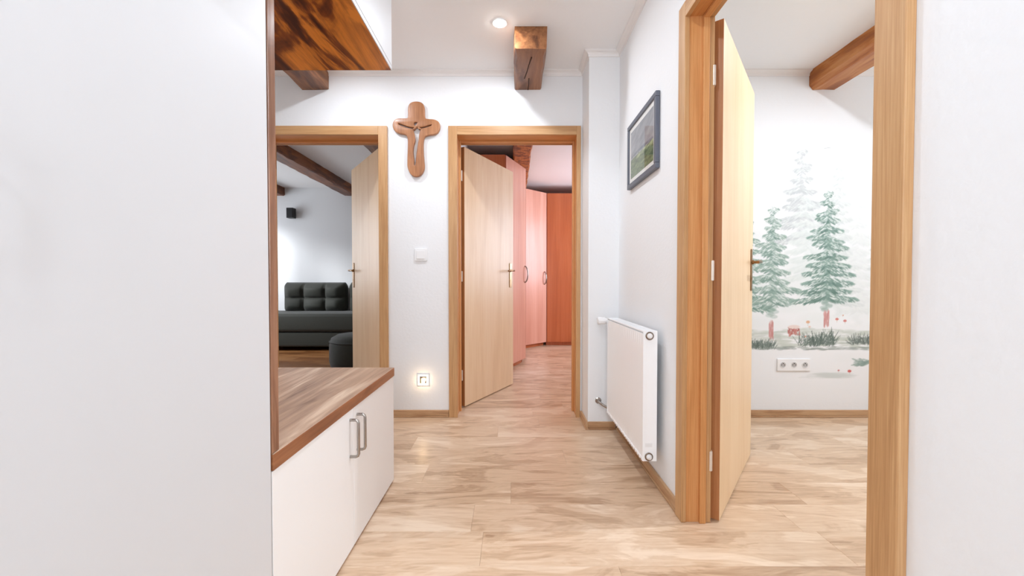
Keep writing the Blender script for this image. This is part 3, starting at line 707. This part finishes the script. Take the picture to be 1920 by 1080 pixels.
bm = bmesh.new(); box(bm, rx0, rx0+0.004, ry0+.003, ry1-.003, rz0+0.008, rz0+0.014)
for k in range(22):
    y = ry0+0.012+(ry1-ry0-0.024)*k/21; box(bm, rx0-0.001, rx0+0.012, y-0.009, y+0.009, rz0, rz0+0.012, bev=0.001)
mk('bottom_edge', bm, M['rad'], t)
for z in (rz1-0.022, rz0+0.022):
    cb = bmesh.new(); cyl(cb, (0.628, ry0, z), (0.628, ry0-0.006, z), 0.019, seg=24, bev=0.001)
    c = tag(mk('valve_cap', cb, M['chrome'], t, smooth='auto'), 'round grey metal cap')
    cb = bmesh.new(); cyl(cb, (0.628, ry0-0.006, z), (0.628, ry0-0.011, z), 0.013, 0.011, seg=20)
    cyl(cb, (0.628, ry0-0.011, z), (0.628, ry0-0.018, z-(0.0 if z > 0.5 else 0.002)), 0.008, seg=16)
    mk('plug', cb, M['plastic'], c, smooth='auto')
mk('sticker', B(0.612, 0.644, ry0-0.0006, ry0, 0.205, 0.222), M['plastic'], t)
for y in (2.0, 2.4): mk('bracket', B(rx1, W, y-0.012, y+0.012, 0.22, 0.68), M['rad'], t)
vz = rz1-0.022
vb = bmesh.new(); cyl(vb, (0.628, ry1, vz), (0.628, ry1+0.030, vz), 0.010); cyl(vb, (0.628, ry1+0.030, vz-0.02), (0.628, ry1+0.030, vz+0.012), 0.011)
tube(vb, [(0.628, ry1+.030, vz-.018), (0.628, ry1+.030, vz-.04), (0.628, ry1+.045, vz-.055), (0.628, PY, vz-.058)], 0.007)
cyl(vb, (0.628, ry1+0.030, vz), (0.604, ry1+0.030, vz), 0.011)
mk('valve', vb, M['chrome'], t, smooth='auto')
vb = bmesh.new(); cyl(vb, (0.604, ry1+0.030, vz), (0.594, ry1+0.030, vz), 0.016, seg=24); cyl(vb, (0.594, ry1+0.030, vz), (0.545, ry1+0.030, vz), 0.021, 0.0235, seg=24, bev=0.003)
for k in range(12):
    a = 2*math.pi*k/12; cyl(vb, (0.590, ry1+.030+.0205*math.cos(a), vz+.0205*math.sin(a)), (0.552, ry1+.030+.0225*math.cos(a), vz+.0225*math.sin(a)), 0.002, seg=6)
tag(mk('thermostat_head', vb, M['plastic'], t, smooth='auto'), 'white thermostat head')
pz = 0.170
vb = bmesh.new(); tube(vb, [(0.565, PY, pz+0.018), (0.565, PY-0.020, pz+0.017), (0.572, PY-0.032, pz+0.010), (0.590, PY-0.045, pz-0.002), (0.606, PY-0.055, pz-0.008), (0.622, PY-0.072, pz-0.008), (0.628, ry1, pz-0.008)], 0.0085)
cyl(vb, (0.628, ry1, pz-.008), (0.628, ry1+0.022, pz-.008), 0.012)
mk('pipe', vb, M['chrome'], t, smooth='auto')
cb = bmesh.new(); cyl(cb, (0.565, PY, pz+0.018), (0.565, PY-0.006, pz+0.018), 0.021, 0.016, seg=24)
mk('pipe_collar', cb, M['chrome'], t, smooth='auto')

# ------------------------------------------------------------------ cherry wardrobes in the room behind the middle door
HZ = 2.318
def handle_bow(parent, p, n, z):
    p = Vector((*p, 0)); n = Vector((*n, 0)).normalized(); hb = bmesh.new(); pts = []
    for k in range(11):
        a = math.pi*k/10; pts.append(p + n*(0.004+0.036*math.sin(a)) + Vector((0, 0, z+0.095*math.cos(a))))
    tube(hb, pts, 0.008); mk('handle', hb, M['chrome'], parent, smooth='auto')
def slab(bm, p, q, n, th, z0, z1):
    p, q, n = Vector(p), Vector(q), Vector(n).normalized()
    return prism(bm, [tuple(p), tuple(q), tuple(q+n*th), tuple(p+n*th)], z0, z1)
A0, A1 = Vector((-0.062, 4.34)), Vector((0.165, 4.86))
t = thing('end_wardrobe', (-0.15, 4.6, 0), 'reddish cherry end wardrobe with angled door, nearest behind the open middle door', 'wardrobe', 'cherry wardrobe run')
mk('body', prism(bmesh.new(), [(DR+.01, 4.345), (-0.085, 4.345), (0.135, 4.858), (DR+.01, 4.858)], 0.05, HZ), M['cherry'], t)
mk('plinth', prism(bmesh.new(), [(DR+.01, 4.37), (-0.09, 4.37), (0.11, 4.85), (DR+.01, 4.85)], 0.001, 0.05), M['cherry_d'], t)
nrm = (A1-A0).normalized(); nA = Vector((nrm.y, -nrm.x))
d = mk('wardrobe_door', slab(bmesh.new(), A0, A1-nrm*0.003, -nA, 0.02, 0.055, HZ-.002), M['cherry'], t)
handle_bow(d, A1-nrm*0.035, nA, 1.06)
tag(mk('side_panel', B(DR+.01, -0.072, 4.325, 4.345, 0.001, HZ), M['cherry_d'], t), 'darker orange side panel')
t = thing('long_wardrobe', (-0.15, 5.36, 0), 'cherry wardrobe in line between the angled end and the corner wardrobe, seen edge on', 'wardrobe', 'cherry wardrobe run')
mk('body', B(DR+.01, 0.142, 4.885, 5.858, 0.05, HZ), M['cherry'], t)
mk('plinth', B(DR+.01, 0.12, 4.885, 5.858, 0.001, 0.05), M['cherry_d'], t)
for p, q, h in ((4.885, 5.359, 5.32), (5.362, 5.857, 5.40)):
    d = mk('wardrobe_door', prism(bmesh.new(), [(0.142, p), (0.162+(p-4.86)*.035, p), (0.162+(q-4.86)*.035, q), (0.142, q)], 0.055, HZ-.002), M['cherry'], t)
t = thing('corner_wardrobe', (-0.1, 6.3, 0), 'pale pink glossy cherry corner wardrobe door set diagonally', 'wardrobe', 'cherry wardrobe run')
B0, B1 = Vector((0.200, 5.865)), Vector((0.522, 6.165))
mk('body', prism(bmesh.new(), [(DR+.01, 5.861), (0.175, 5.861), (0.50, 6.185), (0.518, DY-.01), (DR+.01, DY-.01)], 0.05, HZ), M['cherry'], t)
mk('plinth', prism(bmesh.new(), [(DR+.01, 5.861), (0.15, 5.861), (0.48, 6.21), (0.50, DY-.01), (DR+.01, DY-.01)], 0.001, 0.05), M['cherry_d'], t)
nb = (B1-B0).normalized(); nB = Vector((nb.y, -nb.x))
d = mk('wardrobe_door', slab(bmesh.new(), B0, B1, -nB, 0.02, 0.055, HZ-.002), M['cherry'], t)
handle_bow(d, B1-nb*0.045, nB, 1.03)
t = thing('back_wardrobe', (1.1, 6.5, 0), 'deep orange cherry wardrobe facing the doorway at the far end', 'wardrobe', 'cherry wardrobe run')
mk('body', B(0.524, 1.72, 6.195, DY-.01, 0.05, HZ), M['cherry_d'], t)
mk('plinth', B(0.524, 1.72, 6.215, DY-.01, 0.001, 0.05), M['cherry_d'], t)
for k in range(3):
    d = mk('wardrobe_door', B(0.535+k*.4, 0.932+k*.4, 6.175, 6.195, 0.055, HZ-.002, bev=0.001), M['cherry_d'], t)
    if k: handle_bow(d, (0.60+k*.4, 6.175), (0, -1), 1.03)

# ------------------------------------------------------------------ living room: sofa, pouf, speaker
def puffy(x0, x1, z0, z1, yb, th, cols, rows, amp=0.085):
    """tufted cushion: front height field + rounded rim, facing -y"""
    bm = bmesh.new(); nx, nz = cols*14, rows*14; F, K = [], []
    for j in range(nz+1):
        v = j/nz; fr, br = [], []
        for i in range(nx+1):
            u = i/nx
            rim = min(1, 5*min(u*cols/2, (1-u)*cols/2, v*rows/2, (1-v)*rows/2)+0.0)
            puff = (abs(math.sin(math.pi*u*cols))*abs(math.sin(math.pi*v*rows)))**0.35
            d = th*0.5*math.sqrt(max(0, 1-(1-rim)**2)) + amp*puff*rim
            # corners rounded
            ex = 0.04*((1-min(1, 6*v))**2 + (1-min(1, 6*(1-v)))**2)*(2*u-1)
            x = x0+(x1-x0)*u - ex; z = z0+(z1-z0)*v
            fr.append(bm.verts.new((x, yb-th*0.5-d, z))); br.append(bm.verts.new((x, yb-th*0.5+th*0.5*math.sqrt(max(0, 1-(1-rim)**2)), z)))
        F.append(fr); K.append(br)
    for j in range(nz):
        for i in range(nx):
            bm.faces.new((F[j][i], F[j][i+1], F[j+1][i+1], F[j+1][i])); bm.faces.new((K[j][i], K[j+1][i], K[j+1][i+1], K[j][i+1]))
    bmesh.ops.remove_doubles(bm, verts=bm.verts[:], dist=0.0008)
    return bm
t = thing('sofa', (-2.7, 5.95, 0), 'dark green velvet sofa with tufted back cushions under the living room wall', 'sofa')
mk('base', B(-3.80, -1.7, 5.66, 6.34, 0.06, 0.27, bev=0.03, seg=4), M['sofa'], t, smooth='auto')
mk('seat', B(-3.80, -1.7, 5.62, 6.30, 0.275, 0.53, bev=0.05, seg=5), M['sofa'], t, smooth='auto')
tag(mk('back_cushion', puffy(-3.50, -2.52, 0.50, 0.965, 6.30, 0.13, 3, 2), M['sofa'], t, smooth=True), 'tufted back cushion')
tag(mk('back_cushion', puffy(-2.50, -1.72, 0.50, 0.965, 6.30, 0.13, 2, 2), M['sofa'], t, smooth=True), 'tufted back cushion')
for x, y in ((-3.7, 5.74), (-3.7, 6.28), (-1.8, 5.74), (-1.8, 6.28)):
    mk('leg', cyl(bmesh.new(), (x, y, 0.0005), (x, y, 0.065), 0.018, 0.024), M['black'], t, smooth='auto')
pb = bmesh.new(); seg = 40; prof = [(0.0, 0.012), (0.26, 0.012), (0.315, 0.03), (0.33, 0.09), (0.33, 0.27), (0.31, 0.34), (0.25, 0.375), (0.0, 0.385)]
rg = [[pb.verts.new((-1.73+r_*math.cos(2*math.pi*k/seg), 4.62+r_*math.sin(2*math.pi*k/seg), z)) for r_, z in prof[1:-1]] for k in range(seg)]
for k in range(seg):
    for q in range(5): pb.faces.new((rg[k][q], rg[(k+1) % seg][q], rg[(k+1) % seg][q+1], rg[k][q+1]))
pb.faces.new([r_[0] for r_ in rg][::-1]); tp = pb.verts.new((-1.73, 4.62, 0.385))
for k in range(seg): pb.faces.new((rg[k][-1], rg[(k+1) % seg][-1], tp))
t = thing('pouf', (-1.73, 4.62, 0), 'round dark green pouf standing on the floor, nearer than the sofa', 'pouf')
mk('cushion', pb, M['sofa'], t, smooth=True)
pp = [(-1.73+0.327*math.cos(2*math.pi*k/40), 4.62+0.327*math.sin(2*math.pi*k/40), 0.305) for k in range(41)]
mk('piping', tube(bmesh.new(), pp, 0.006, 8), M['sofa'], t, smooth='auto')
for a in (0.7, 2.3, 3.9, 5.4): mk('foot', cyl(bmesh.new(), (-1.73+.24*math.cos(a), 4.62+.24*math.sin(a), 0.0005), (-1.73+.24*math.cos(a), 4.62+.24*math.sin(a), 0.014), 0.02), M['black'], t)
t = thing('speaker', (-3.41, LY, 2.03), 'small black satellite speaker high on the living room wall', 'speaker')
mk('cabinet', B(-3.465, -3.362, LY-0.13, LY-0.035, 1.955, 2.112, bev=0.006), M['black'], t)
M['grille'] = plain('black_cloth', (34, 34, 36), 0.9, bump=0.3, bscale=300)
mk('grille', B(-3.457, -3.370, LY-0.135, LY-0.1305, 1.965, 2.102, bev=0.002), M['grille'], t)
mk('bracket', box(box(bmesh.new(), -3.425, -3.400, LY-0.036, LY-0.001, 2.02, 2.045), -3.43, -3.395, LY-0.005, LY-0.0005, 1.99, 2.075), M['black'], t)
